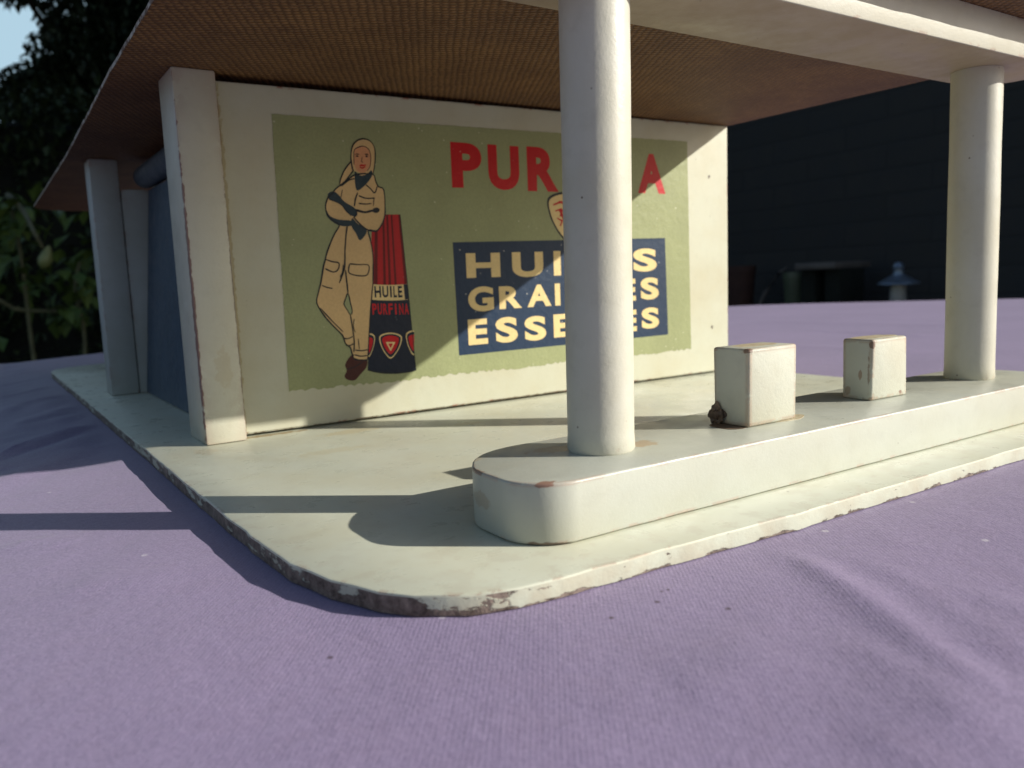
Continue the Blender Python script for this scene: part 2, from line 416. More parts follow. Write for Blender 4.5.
def box(x0, x1, y0, y1, z0, z1, bev=0.05, seg=2, jig=0.0, sub=0):
    bm = bmesh.new()
    bmesh.ops.create_cube(bm, size=1)
    for v in bm.verts:
        v.co = ((x0 + x1) / 2 + v.co.x * (x1 - x0) + rnd(-jig, jig), (y0 + y1) / 2 + v.co.y * (y1 - y0) + rnd(-jig, jig), (z0 + z1) / 2 + v.co.z * (z1 - z0))
    if bev:
        bmesh.ops.bevel(bm, geom=bm.edges[:], offset=bev, segments=seg, affect='EDGES', profile=0.5)
    return bm


def lathe(prof, cx=0, cy=0, seg=48, cap=True):
    bm = bmesh.new(); rings = []
    for r, z in prof:
        rings.append([bm.verts.new((cx + r * math.cos(2 * math.pi * i / seg), cy + r * math.sin(2 * math.pi * i / seg), z)) for i in range(seg)])
    for a, b in zip(rings, rings[1:]):
        for i in range(seg):
            bm.faces.new((a[i], a[(i + 1) % seg], b[(i + 1) % seg], b[i]))
    if cap:
        bm.faces.new(rings[0][::-1]); bm.faces.new(rings[-1])
    return bm


def tube(bm, pts, r0, r1, seg=7):
    rings = []
    for i, p in enumerate(pts):
        p = Vector(p)
        d = (Vector(pts[min(i + 1, len(pts) - 1)]) - Vector(pts[max(i - 1, 0)])).normalized()
        a = d.orthogonal().normalized(); b = d.cross(a)
        r = r0 + (r1 - r0) * i / max(1, len(pts) - 1)
        rings.append([bm.verts.new(p + a * r * math.cos(2 * math.pi * k / seg) + b * r * math.sin(2 * math.pi * k / seg)) for k in range(seg)])
    for A, B in zip(rings, rings[1:]):
        for k in range(seg):
            bm.faces.new((A[k], A[(k + 1) % seg], B[(k + 1) % seg], B[k]))
    bm.faces.new(rings[0][::-1]); bm.faces.new(rings[-1])


def leaf(bm, p, d, up, ln, wd, fold=0.25):
    d = d.normalized(); s = d.cross(up)
    if s.length < 1e-4: s = d.orthogonal()
    s.normalize(); n = s.cross(d)
    a = bm.verts.new(p); b = bm.verts.new(p + d * ln * 0.45 + s * wd * 0.5 + n * wd * fold)
    c = bm.verts.new(p + d * ln - n * ln * 0.1); e = bm.verts.new(p + d * ln * 0.45 - s * wd * 0.5 + n * wd * fold)
    m = bm.verts.new(p + d * ln * 0.5)
    bm.faces.new((a, b, m)); bm.faces.new((b, c, m)); bm.faces.new((c, e, m)); bm.faces.new((e, a, m))


def rand_dir():
    while True:
        v = Vector((rnd(-1, 1), rnd(-1, 1), rnd(-1, 1)))
        if 0.05 < v.length < 1: return v.normalized()


def rounded(pts_r, seg=10):
    """polygon with corner radii: [(x, y, r), ...] counter-clockwise"""
    out = []; n = len(pts_r)
    for i in range(n):
        x, y, r = pts_r[i]
        p = Vector((x, y)); a = Vector(pts_r[i - 1][:2]) - p; b = Vector(pts_r[(i + 1) % n][:2]) - p
        if r <= 0:
            out.append((x, y)); continue
        a.normalize(); b.normalize()
        ang = math.acos(max(-1, min(1, a.dot(b)))); t = r / math.tan(ang / 2)
        c = p + (a + b).normalized() * (r / math.sin(ang / 2))
        s = p + a * t - c; e = p + b * t - c
        a0 = math.atan2(s.y, s.x); a1 = math.atan2(e.y, e.x)
        da = (a1 - a0 + math.pi) % (2 * math.pi) - math.pi
        for k in range(seg + 1):
            q = a0 + da * k / seg
            out.append((c.x + r * math.cos(q), c.y + r * math.sin(q)))
    return out


def densify(pts, step, jig=0.0):
    out = []
    n = len(pts)
    for i in range(n):
        a = Vector(pts[i]); b = Vector(pts[(i + 1) % n]); L = (b - a).length; k = max(1, int(L / step))
        nrm = Vector(((b - a).y, -(b - a).x)).normalized() if L > 1e-6 else Vector((0, 0))
        for j in range(k):
            p = a + (b - a) * j / k
            q = noise.noise(Vector((p.x * 1.7, p.y * 1.7, 3.1))) * jig + noise.noise(Vector((p.x * 6, p.y * 6, 9.1))) * jig * 0.5
            p = p + nrm * q
            out.append((p.x, p.y))
    return out


# ================================================================== THE TOY (cm)
H = 9.387; IH = 0.954
toy = thing('toy_petrol_station', 'cream painted wooden toy petrol station with a flat brown roof on round columns', 'toy', (0, 0, Z0))

# base board -------------------------------------------------------
base_pts = [(-1.22, -10.6), (-1.0, -11.6), (-0.66, -12.42), (-0.37, -12.84), (0.2, -13.26), (0.82, -13.46), (1.62, -13.53),
            (2.88, -13.56), (6.14, -13.70), (16.0, -13.75)]
base_pts += [q for q in rounded([(20.95, -13.75, 2.6), (20.95, 30.0, 2.6), (-1.45, 30.6, 3.2), (-1.3, -8.9, 0)])]
bm = prism(densify(base_pts, 0.35, 0.035), -BT, 0.0, 0.035, 2, side_slot=1, bevel_bottom=False)
obj('base', bm, [M['base'], M['base_edge']], toy)

# pump island ------------------------------------------------------
isl = rounded([(1.68, -12.58, 0.85), (18.55, -12.62, 1.25), (18.55, -9.85, 1.3), (1.68, -9.80, 1.55)], 12)
bm = prism(densify(isl, 0.5, 0.02), 0.018, IH, 0.04, 3)
obj('pump_island', bm, M['island'], toy)


def column(cx, cyy, lean, name='column'):
    prof = [(0.56, IH + 0.002), (0.585, IH + 0.05)]
    for i in range(1, 26):
        z = IH + (8.52 - IH) * i / 26
        prof.append((0.572 + 0.008 * noise.noise(Vector((cx, 0, z * 0.6))), z))
    prof += [(0.575, 8.50), (0.57, 8.523)]
    bm = lathe(prof, cx, cyy, 56)
    for v in bm.verts:
        t = (v.co.z - IH) / (8.52 - IH) - 0.45
        v.co.x += 0.83 * lean * t; v.co.y -= 0.555 * lean * t
    return obj(name, bm, M['column'], toy)


column(4.17, -11.18, 0.07); column(16.46, -11.05, -0.05)


def pump(x, w, y, d, h):
    bm = box(x, x + w, y, y + d, IH + 0.004, IH + h, 0.055, 3, jig=0.02)
    return obj('petrol_pump', bm, M['pump'], toy)


p1 = pump(7.34, 1.43, -11.66, 0.86, 1.50)
p2 = pump(11.571, 1.351, -11.49, 0.76, 1.356)
p1['label'] = 'pump block with dark glue at its foot'
# bare wood patches on the pump tops and the glue that once held more
def blot(name, pts, z, mat, parent, h=0.012):
    bm = prism(densify(pts, 0.06, 0.04), z, z + h, 0.0)
    return obj(name, bm, mat, parent)


def ellip(cx, cy, a, b, rot=0, n=28, wob=0.25):
    out = []
    for i in range(n):
        t = 2 * math.pi * i / n; r = 1 + wob * noise.noise(Vector((cx + math.cos(t), cy + math.sin(t), 1.7)))
        x, y = a * r * math.cos(t), b * r * math.sin(t)
        out.append((cx + x * math.cos(rot) - y * math.sin(rot), cy + x * math.sin(rot) + y * math.cos(rot)))
    return out


blot('glue_residue', ellip(8.55, -11.50, 0.62, 0.22), IH - 0.004, M['stain'], p1)
blot('bare_wood', ellip(8.10, -11.16, 0.58, 0.31, wob=0.4), IH + 1.494, M['stain'], p1, 0.007)
blot('bare_wood', ellip(12.27, -11.10, 0.57, 0.30, wob=0.4), IH + 1.353, M['stain'], p2, 0.007)
bm = bmesh.new(); bmesh.ops.create_icosphere(bm, subdivisions=4, radius=1)
for v in bm.verts:
    n = v.co.normalized(); r = 1 + 0.9 * noise.noise(n * 1.7 + Vector((4, 1, 2))) + 0.16 * noise.noise(n * 4)
    v.co = Vector((7.27 + n.x * r * 0.085, -10.95 + n.y * r * 0.16, IH + 0.13 + n.z * r * (0.24 if n.z > 0 else 0.13)))
obj('glue_lump', bm, M['glue'], p1)
blot('glue_stain', ellip(7.25, -11.25, 0.30, 0.38), IH - 0.005, M['glue'], p1)

# piers and show wall ---------------------------------------------
bm = box(0.0, 1.03, -0.25, 1.35, 0.01, H - 0.004, 0.045, 2, jig=0.012)
for v in bm.verts:
    if v.co.y < 0.5: v.co.y -= 0.24 * (1 - v.co.z / H)
obj('corner_pier', bm, M['pier'], toy)
bm = bmesh.new()
ws = [(1.06, 0.0), (20.0, 0.0), (20.0, 0.62), (1.06, 0.62)]
bm = prism(ws, 0.075, 9.2, 0.0)
for v in bm.verts:
    if v.co.z > 5: v.co.z = 9.20 + (v.co.x - 1.06) / 18.94 * 0.17
bmesh.ops.bevel(bm, geom=bm.edges[:], offset=0.035, segments=2, affect='EDGES')
wall = obj('show_wall', bm, M['wall'], toy)
obj('side_wall', box(19.35, 19.97, 0.65, 13.0, 0.02, 9.3, 0.03), M['wall'], toy)
obj('back_wall', box(1.9, 19.97, 13.05, 13.65, 0.02, 9.2, 0.03), M['wall'], toy)
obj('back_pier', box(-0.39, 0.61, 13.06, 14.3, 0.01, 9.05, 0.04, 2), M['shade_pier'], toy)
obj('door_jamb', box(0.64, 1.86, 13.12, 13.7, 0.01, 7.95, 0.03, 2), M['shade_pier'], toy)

# blue garage door, leaning in at the top, and its bar
bm = bmesh.new(); bmesh.ops.create_cube(bm, size=1)
for v in bm.verts:
    top = v.co.z > 0
    v.co = Vector(((1.62 if top else 0.86) + (0.28 if v.co.x > 0 else 0), 13.0 if v.co.y > 0 else 1.42, 7.93 if top else 0.02))
bmesh.ops.bevel(bm, geom=bm.edges[:], offset=0.03, segments=2, affect='EDGES')
door = obj('garage_door', bm, M['blue'], toy); door['label'] = 'blue garage door'
bm = bmesh.new()
tube(bm, [(1.55, 1.45, 8.42), (1.55, 5, 8.42), (1.55, 9, 8.42), (1.55, 13.0, 8.42)], 0.43, 0.43, 24)
obj('door_bar', bm, M['bar'], toy)

# canopy beam -------------------------------------------------------
bz = 8.525
bpts = rounded([(1.62, -12.22, 1.1), (18.7, -12.22, 1.1), (18.7, -9.99, 1.1), (1.62, -9.99, 1.1)], 12)
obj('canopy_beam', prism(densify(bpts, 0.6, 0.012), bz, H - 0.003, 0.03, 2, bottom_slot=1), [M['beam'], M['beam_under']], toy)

# roof --------------------------------------------------------------
def sag(y):
    return 0.0 if y < 1 else -0.34 * min(1.0, (y - 1) / 12.0)


rpts = rounded([(-1.22, -13.05, 1.6), (20.09, -13.05, 1.6), (20.09, 34.0, 1.2), (-1.02, 34.5, 2.2)], 12)
ro = densify(rpts, 0.5, 0.03)
bm = prism(ro, H, H + 0.13, 0.02, 2, side_slot=2, bottom_slot=0)
top_faces = [f for f in bm.faces if f.normal.z > 0.5]
for f in top_faces: f.material_index = 1
bmesh.ops.triangulate(bm, faces=[f for f in bm.faces if len(f.verts) > 8])
for yc in [2.0 + 1.2 * i for i in range(10)]:
    bmesh.ops.bisect_plane(bm, geom=bm.verts[:] + bm.edges[:] + bm.faces[:], plane_co=(0, yc, 0), plane_no=(0, 1, 0))
for v in bm.verts: v.co.z += sag(v.co.y)
obj('roof', bm, [M['roof'], M['roof_top'], M['glint']], toy)

# ------------------------------------------------------------------ the printed poster on the wall
PY = -0.008
def wpt(u, v): return on_wall(u, v)


def thin(y):
    return PY + (y - PY) * 0.3


def flat(bm, poly, y, slot=0):
    """a filled outline on the poster; poly = [(x, z)]"""
    y = thin(y)
    vs = [bm.verts.new((x, y, z)) for x, z in poly]
    f = bm.faces.new(vs); f.material_index = slot
    f.normal_update()
    if f.normal.y > 0: f.normal_flip()
    return f


def stroke(bm, pts, w, y, slot=0, closed=False):
    """ink line of width w along pts"""
    y = thin(y)
    P = [Vector(p) for p in pts]; n = len(P)
    L, R_ = [], []
    for i in range(n):
        if closed: a, b = P[i - 1], P[(i + 1) % n]
        else: a, b = P[max(0, i - 1)], P[min(n - 1, i + 1)]
        d = (b - a)
        if d.length < 1e-6: d = Vector((1, 0))
        d.normalize(); nn = Vector((-d.y, d.x))
        ww = w * (0.85 + 0.35 * noise.noise(Vector((P[i].x * 3, P[i].y * 3, 0.5))))
        if not closed and i in (0, n - 1): ww *= 0.55
        L.append(P[i] + nn * ww / 2); R_.append(P[i] - nn * ww / 2)
    m = n if closed else n - 1
    lv = [bm.verts.new((p.x, y, p.y)) for p in L]; rv = [bm.verts.new((p.x, y, p.y)) for p in R_]
    for i in range(m):
        j = (i + 1) % n
        f = bm.faces.new((lv[i], lv[j], rv[j], rv[i])); f.material_index = slot
        f.normal_update()
        if f.normal.y > 0: f.normal_flip()


def smooth_line(pts, k=4, closed=False):
    P = [Vector(p) for p in pts]; n = len(P); out = []
    rng = n if closed else n - 1
    for i in range(rng):
        p1, p2 = P[i], P[(i + 1) % n]
        p0 = P[i - 1] if (closed or i > 0) else p1
        p3 = P[(i + 2) % n] if (closed or i + 2 < n) else p2
        for j in range(k):
            t = j / k
            out.append(tuple(0.5 * ((2 * p1) + (p2 - p0) * t + (2 * p0 - 5 * p1 + 4 * p2 - p3) * t * t + (3 * p1 - p0 - 3 * p2 + p3) * t ** 3)))
    if not closed: out.append(tuple(P[-1]))
    return out


def A(*pts): return [wpt(300 + x / 5.908, 130 + y / 5.908) for x, y in pts]
def B(*pts): return [wpt(300 + x / 5.483, 250 + y / 5.483) for x, y in pts]


# backing sheet, its lower edge torn
c = [wpt(271.5, 114), wpt(687, 141.5), wpt(691, 349), wpt(289, 392)]
edge = []
for a, b, j in ((c[0], c[3], 0.015), (c[3], c[2], 0.075), (c[2], c[1], 0.015), (c[1], c[0], 0.012)):
    n = 170
    for i in range(n):
        t = i / n
        q = rnd(-1, 1) * j * 0.55 + noise.noise(Vector((t * 9, j * 50, 0))) * j * 0.6
        x, z = a[0] + (b[0] - a[0]) * t, a[1] + (b[1] - a[1]) * t
        if abs(b[0] - a[0]) > abs(b[1] - a[1]): z += q
        else: x += q
        edge.append((x, z))
bm = bmesh.new(); flat(bm, edge, PY)
poster = obj('poster', bm, M['green'], toy, smooth=None, recalc=False)
poster['label'] = 'sage green poster sheet with torn lower edge'

bm = bmesh.new()
flat(bm, [wpt(452.5, 242.3), wpt(459, 355.5), wpt(668, 334.5), wpt(664.8, 238)], PY - 0.006)
obj('text_panel', bm, M['navy'], poster, smooth=None, recalc=False)

_glyph = {}
def glyph(ch, fat):
    if (ch, fat) not in _glyph:
        cu = bpy.data.curves.new('glyph', 'FONT'); cu.body = ch; cu.size = 1; cu.offset = fat; cu.resolution_u = 6
        o = bpy.data.objects.new('glyph', cu); COL.objects.link(o)
        bpy.context.view_layer.update()
        me = bpy.data.meshes.new_from_object(o.evaluated_get(bpy.context.evaluated_depsgraph_get()))
        xs = [v.co.x for v in me.vertices]; ys = [v.co.y for v in me.vertices]
        x0, x1, y0, y1 = min(xs), max(xs), min(ys), max(ys)
        data = ([((v.co.x - x0) / (x1 - x0), (v.co.y - y0) / (y1 - y0)) for v in me.vertices], [list(p.vertices) for p in me.polygons])
        bpy.data.objects.remove(o); bpy.data.curves.remove(cu); bpy.data.meshes.remove(me)
        _glyph[(ch, fat)] = data
    return _glyph[(ch, fat)]


def letter(bm, ch, u0, u1, v0, v1, y, fat=0.035, slot=0):
    um, vm = (u0 + u1) / 2, (v0 + v1) / 2
    x0, x1 = wpt(u0, vm)[0], wpt(u1, vm)[0]; z1, z0 = wpt(um, v0)[1], wpt(um, v1)[1]
    if ch == 'I':
        flat(bm, [(x0, z0), (x1, z0), (x1, z1), (x0, z1)], y, slot); return
    y = thin(y)
    vs, fs = glyph(ch, fat)
    bv = [bm.verts.new((x0 + a * (x1 - x0), y, z0 + b * (z1 - z0))) for a, b in vs]
    for f in fs:
        try: g = bm.faces.new([bv[i] for i in f])
        except ValueError: continue
        g.material_index = slot; g.normal_update()
        if g.normal.y > 0: g.normal_flip()


bm = bmesh.new()
for ch, u0, u1, v0, v1 in (('P', 451, 481.5, 143, 188), ('U', 488, 519, 145.5, 190), ('R', 527, 558, 147.5, 191.5), ('F', 566, 589, 149.5, 192),
                           ('I', 594, 601, 151, 192.5), ('N', 604, 629, 152, 193.5), ('A', 637.5, 665, 154, 193.5)):
    letter(bm, ch, u0, u1, v0, v1, PY - 0.008, 0.05)
obj('heading_lettering', bm, M['red'], poster, smooth=None, recalc=False)

bm = bmesh.new()
rows = (
    (('H', 466, 500, 253, 277.5), ('U', 512, 543, 252, 277), ('I', 553.5, 560.5, 251, 275.5), ('L', 570, 591, 251, 275), ('E', 601, 624, 250, 273), ('S', 633, 656.5, 248.5, 271.5)),
    (('G', 468, 493.5, 286.5, 311.5), ('R', 499, 521.5, 286, 308.5), ('A', 527, 551, 284.5, 306.5), ('I', 554.8, 560, 283.5, 305.5), ('S', 568, 588, 281.5, 304), ('S', 594, 613, 280, 303), ('E', 619, 635.5, 279, 301), ('S', 640.5, 658.5, 277.5, 299.5)),
    (('E', 468, 487.5, 319, 344.5), ('S', 495.5, 517.5, 317, 342.5), ('S', 524.5, 546, 316, 340.5), ('E', 553.5, 570, 314, 337), ('N', 576, 598, 312.5, 335.5), ('C', 602, 619, 311, 333.5), ('E', 623, 636.5, 310, 331.5), ('S', 641.5, 658.8, 307.5, 328.5)))
for row in rows:
    for ch, u0, u1, v0, v1 in row:
        letter(bm, ch, u0, u1, v0, v1, PY - 0.012, 0.042)
obj('panel_lettering', bm, M['cream'], poster, smooth=None, recalc=False)


def shield(bm, cu, cv, w, h, y, slots, scale=1.0, sgn=True):
    """rounded triangular badge; slots = (rim, gap, field, heart)"""
    shape = [(-.5, -.36), (-.30, -.46), (0, -.5), (.30, -.46), (.5, -.36), (.5, -.16), (.38, .12), (.18, .38), (0, .5), (-.18, .38), (-.38, .12), (-.5, -.16)]
    shape = smooth_line(shape, 3, True)
    for k, (sc_, sl) in enumerate(zip((1.0, 0.9, 0.72), slots)):
        flat(bm, [wpt(cu + a * w * sc_, cv + b * h * sc_ - (0.03 * h if k == 2 else 0)) for a, b in shape], y - 0.003 * k, sl)
    tri = [(-.22, -.14), (.22, -.14), (0, .22)]
    flat(bm, [wpt(cu + a * w, cv + b * h) for a, b in tri], y - 0.010, slots[3])
    tri = [(-.11, -.08), (.11, -.08), (0, .11)]
    flat(bm, [wpt(cu + a * w, cv + b * h) for a, b in tri], y - 0.013, slots[2])


bm = bmesh.new()
shield(bm, 566, 216, 37, 49, PY - 0.006, (0, 1, 1, 2))
for pts in (((553, 205), (560, 202), (566, 204), (574, 201)), ((555, 211), (561, 209), (560, 216), (566, 214)), ((557, 218), (562, 221), (560, 226)), ((561, 214), (566, 222), (566, 230)), ((578, 206), (574, 214), (570, 224))):
    stroke(bm, [wpt(*p) for p in pts], 0.11, PY - 0.021, 2)
obj('emblem', bm, [M['ink'], M['cream'], M['red']], poster, smooth=None, recalc=False)

# the oil can
bm = bmesh.new()
# slots: 0 rose, 1 dark red, 2 navy, 3 cream, 4 ink, 5 red
def can_x(v):
    """left and right edges of the can in the photo at height v"""
    t = (v - 215.0) / (372 - 215)
    return 372.0 + t * (367.5 - 372), 400.0 + t * (416.0 - 400)
def can_band(v0, v1, slot, y, curve=2.0, f0=0.0, f1=1.0):
    n = 10; top = []; bot = []
    for i in range(n + 1):
        s = f0 + (f1 - f0) * i / n; sag_ = curve * 4 * s * (1 - s)
        a, b = can_x(v0); top.append(wpt(a + (b - a) * s, v0 + sag_ * (0.0 if v0 < 220 else 1)))
        a, b = can_x(v1); bot.append(wpt(a + (b - a) * s, v1 + sag_))
    flat(bm, top + bot[::-1], y, slot)
can_band(214.5, 286, 0, PY - 0.004, 1.0)
for f0, f1 in ((0.10, 0.20), (0.36, 0.43), (0.50, 0.57), (0.66, 0.72), (0.93, 1.0)):
    can_band(214.5, 285.5, 1, PY - 0.007, 1.0, f0, f1)
can_band(284.5, 370, 2, PY - 0.0055, 3.0)
can_band(284, 299.5, 3, PY - 0.0085, 1.0)
can_band(284.2, 299.3, 2, PY - 0.0105, 0.6, 0.90, 1.0)
xs = (374.5, 382, 389.5, 393.5, 400.3)
for ch, u0, u1 in (('H', 374.3, 380.8), ('U', 382.2, 388.2), ('I', 389.8, 391.6), ('L', 393.2, 396.6), ('E', 397.8, 402.0)):
    letter(bm, ch, u0, u1, 286.0, 297.5, PY - 0.013, 0.03, 2)
for i, ch in enumerate('PURFINA'):
    u0 = 372.2 + i * 5.35
    w = 4.3 if ch != 'I' else 1.6
    letter(bm, ch, u0 + (1.2 if ch == 'I' else 0), u0 + w + (1.2 if ch == 'I' else 0), 303.5, 314.5, PY - 0.013, 0.03, 5)
shield(bm, 390.4, 345.6, 22, 26, PY - 0.011, (3, 2, 5, 3))
def half_shield(cu, cv, w, h, lim, left, y):
    shape = [(-.5, -.36), (-.30, -.46), (0, -.5), (.30, -.46), (.5, -.36), (.5, -.16), (.38, .12), (.18, .38), (0, .5), (-.18, .38), (-.38, .12), (-.5, -.16)]
    for k, (s, sl) in enumerate(((1.0, 3), (0.88, 2), (0.66, 5))):
        P = [(cu + a * w * s, cv + b * h * s) for a, b in smooth_line(shape, 3, True)]
        P = [(max(u, lim) if left else min(u, lim), v) for u, v in P]
        Q = []
        for p in P:
            if not Q or abs(p[0] - Q[-1][0]) + abs(p[1] - Q[-1][1]) > 0.05: Q.append(p)
        flat(bm, [wpt(*p) for p in Q], y - 0.002 * k, sl)
half_shield(368.6, 345.0, 12, 24, 368.4, True, PY - 0.011)
half_shield(413.5, 342.8, 15, 25, 414.0, False, PY - 0.011)
a0, b0 = can_x(214.5); a1, b1 = can_x(370)
stroke(bm, [wpt(b0, 214.5), wpt((b0 + b1) / 2 + .2, 292), wpt(b1, 370)], 0.035, PY - 0.019, 4)
stroke(bm, [wpt(a1 + (b1 - a1) * i / 10, 370 + 12 * (i / 10) * (1 - i / 10)) for i in range(11)], 0.06, PY - 0.019, 4)
obj('oil_can_picture', bm, [M['rose'], M['darkred'], M['shaded_can_navy'], M['cream'], M['ink'], M['red']], poster, smooth=None, recalc=False)

# the worker in overalls
bm = bmesh.new()
# slots 0 tan, 1 skin, 2 ink, 3 glove blue, 4 maroon, 5 red, 6 green
y1 = PY - 0.010
upper = A((335, 262), (285, 290), (240, 325), (208, 350), (190, 375), (165, 398), (150, 448), (160, 500), (200, 540), (232, 562), (205, 610), (180, 665), (160, 720), (148, 768))
lower_l = B((128, 90), (115, 170), (100, 235), (91, 290), (130, 358), (180, 415), (232, 468), (248, 512), (275, 535), (285, 570))
foot = B((300, 600), (340, 602), (368, 600))
right = B((374, 540), (378, 460), (385, 350), (392, 260), (399, 180), (400, 100), (400, 40))
upper_r = A((425, 700), (412, 640), (402, 592), (450, 597), (478, 565), (497, 520), (502, 470), (494, 355), (462, 335), (445, 300), (428, 262))
body = smooth_line(upper + lower_l + foot + right + upper_r, 3, True)
flat(bm, body, y1, 0)
gap = B((262, 235), (250, 265), (239, 296), (256, 325), (275, 356), (286, 335), (275, 290))
flat(bm, smooth_line(gap, 3, True), y1 - 0.004, 6)
shoe = B((292, 572), (330, 600), (368, 604), (362, 645), (330, 682), (300, 714), (262, 712), (243, 692), (256, 660), (246, 632), (262, 598))
flat(bm, smooth_line(shoe, 3, True), y1 - 0.004, 4)
flat(bm, smooth_line(B((300, 570), (330, 578), (366, 578), (364, 600), (330, 602), (296, 594)), 3, True), y1 - 0.008, 0)
# scarf, tail, face
flat(bm, smooth_line(A((312, 240), (300, 170), (306, 105), (330, 68), (372, 52), (415, 68), (440, 110), (442, 190), (436, 240), (410, 262)), 3, True), y1 - 0.004, 0)
flat(bm, smooth_line(A((306, 175), (262, 235), (235, 300), (238, 328), (268, 300), (318, 232)), 3, True), y1 - 0.006, 0)
face = A((316, 170), (318, 125), (340, 104), (372, 96), (402, 112), (416, 150), (414, 205), (396, 240), (366, 256), (336, 238), (320, 210))
flat(bm, smooth_line(face, 3, True), y1 - 0.010, 1)
flat(bm, smooth_line(A((322, 246), (342, 262), (366, 270), (398, 258), (420, 238), (426, 268), (392, 318), (342, 358), (326, 330)), 3, True), y1 - 0.008, 3)
# gloves and forearms
flat(bm, smooth_line(A((168, 372), (200, 364), (228, 384), (262, 424), (330, 468), (322, 512), (272, 484), (236, 436), (168, 406)), 3, True), y1 - 0.007, 3)
flat(bm, smooth_line(A((154, 470), (176, 508), (232, 530), (302, 536), (304, 566), (238, 566), (190, 542), (156, 506)), 3, True), y1 - 0.007, 3)
flat(bm, smooth_line(A((306, 520), (342, 556), (392, 588), (384, 622), (352, 652), (330, 612), (304, 570)), 3, True), y1 - 0.006, 3)
stroke(bm, smooth_line(A((328, 472), (380, 486), (420, 478), (468, 470)), 4), 0.075, y1 - 0.012, 2)
flat(bm, smooth_line(A((430, 466), (455, 458), (470, 472), (456, 490), (432, 486)), 3, True), y1 - 0.0135, 2)
Ln = 0.040
yy = y1 - 0.016
stroke(bm, body, Ln * 1.15, yy, 2, True)
def ink(pts, w=Ln, k=4):
    global yy
    yy -= 0.0006
    stroke(bm, smooth_line(pts, k), w, yy, 2)
ink(A((306, 180), (262, 236), (236, 300), (238, 330), (268, 300), (316, 236)))
ink(A((312, 246), (300, 170), (306, 105), (330, 68), (372, 52), (415, 68), (440, 110), (442, 190), (430, 262)))
ink(A((318, 205), (318, 125), (340, 104), (372, 96), (402, 112), (416, 150), (414, 210), (396, 242)), 0.025)
ink(A((322, 288), (286, 298), (244, 332)))
ink(A((386, 322), (414, 346), (440, 372), (455, 332)))
ink(A((345, 388), (390, 404), (442, 402)))
ink(A((345, 434), (385, 438), (422, 434)))
ink(A((436, 398), (432, 450)), 0.03)
ink(A((340, 368), (326, 410), (320, 452)))
ink(A((250, 350), (240, 400)), 0.03)
ink(A((278, 566), (270, 630), (264, 722)), 0.05)
ink(A((316, 516), (352, 556), (402, 592), (452, 598)), 0.05)
ink(A((330, 470), (334, 500), (312, 520)), 0.04)
ink(A((170, 410), (240, 440), (300, 510)), 0.03)
ink(B((140, 52), (176, 64), (212, 72), (208, 106), (182, 121), (136, 102)), Ln)
ink(B((270, 76), (320, 80), (375, 84), (372, 128), (350, 142), (300, 138), (266, 122), (270, 78)), Ln)
ink(B((245, 0), (245, 60), (240, 110), (214, 182)), 0.045)
ink(B((236, 80), (232, 120), (218, 150)), 0.03)
ink(B((248, 110), (256, 180), (262, 236)), 0.045)
ink(smooth_line(gap, 2, True) + [gap[0]], 0.035, 1)
ink(B((118, 194), (150, 206), (178, 211)))
ink(B((110, 318), (170, 384), (236, 450)), 0.04)
ink(B((275, 356), (286, 420), (296, 500), (294, 560)), 0.045)
ink(B((296, 378), (292, 420), (302, 452)), 0.03)
ink(B((318, 486), (324, 545)), 0.03)
ink(B((240, 484), (262, 486), (288, 474)))
ink(B((250, 522), (272, 524), (294, 512)))
ink(B((300, 548), (336, 552), (372, 546)))
ink(B((298, 574), (332, 582), (368, 578)))
ink(B((298, 594), (330, 604), (366, 600)))
ink(B((250, 655), (300, 640), (345, 610)), 0.03)
# face marks
for pts, w in ((((324, 146), (336, 142), (348, 147)), 0.03), (((382, 147), (392, 143), (402, 149)), 0.03), (((328, 157), (336, 154), (344, 158)), 0.045), (((386, 159), (392, 156), (398, 160)), 0.045), (((366, 160), (362, 186), (372, 192)), 0.022)):
    ink(A(*pts), w, 2)
yy -= 0.001
stroke(bm, A((350, 214), (362, 208), (372, 211), (388, 207)), 0.06, yy, 5)
yy -= 0.001
stroke(bm, A((352, 221), (366, 226), (386, 217)), 0.05, yy, 5)
obj('worker_picture', bm, [M['tan'], M['skin'], M['ink'], M['darkblue'], M['maroon'], M['red'], M['green']], poster, smooth=None, recalc=False)

# ================================================================== TABLE AND CLOTH
TC = (8.0, 2.0)          # centre of the oval table, cm in the toy frame
rim_ctrl = [(-95, -20), (-75, 4), (-40, 20), (-3.4, 41.2), (3, 44.6), (26, 55), (50, 54.5), (70, 45.5), (81, 35), (90, 20), (96, -4), (92, -30), (70, -55), (30, -70), (-20, -72), (-70, -55)]
rim = smooth_line(rim_ctrl, 30, True)
polar = sorted(((math.atan2(y - TC[1], x - TC[0]), math.hypot(x - TC[0], y - TC[1])) for x, y in rim))
def rim_r(a):
    n = len(polar); lo = 0
    import bisect
    i = bisect.bisect_left(polar, (a, 0)); p = polar[i - 1]; q = polar[i % n]
    d = (q[0] - p[0]) % (2 * math.pi) or 1e-9; t = ((a - p[0]) % (2 * math.pi)) / d
    return p[1] + (q[1] - p[1]) * t


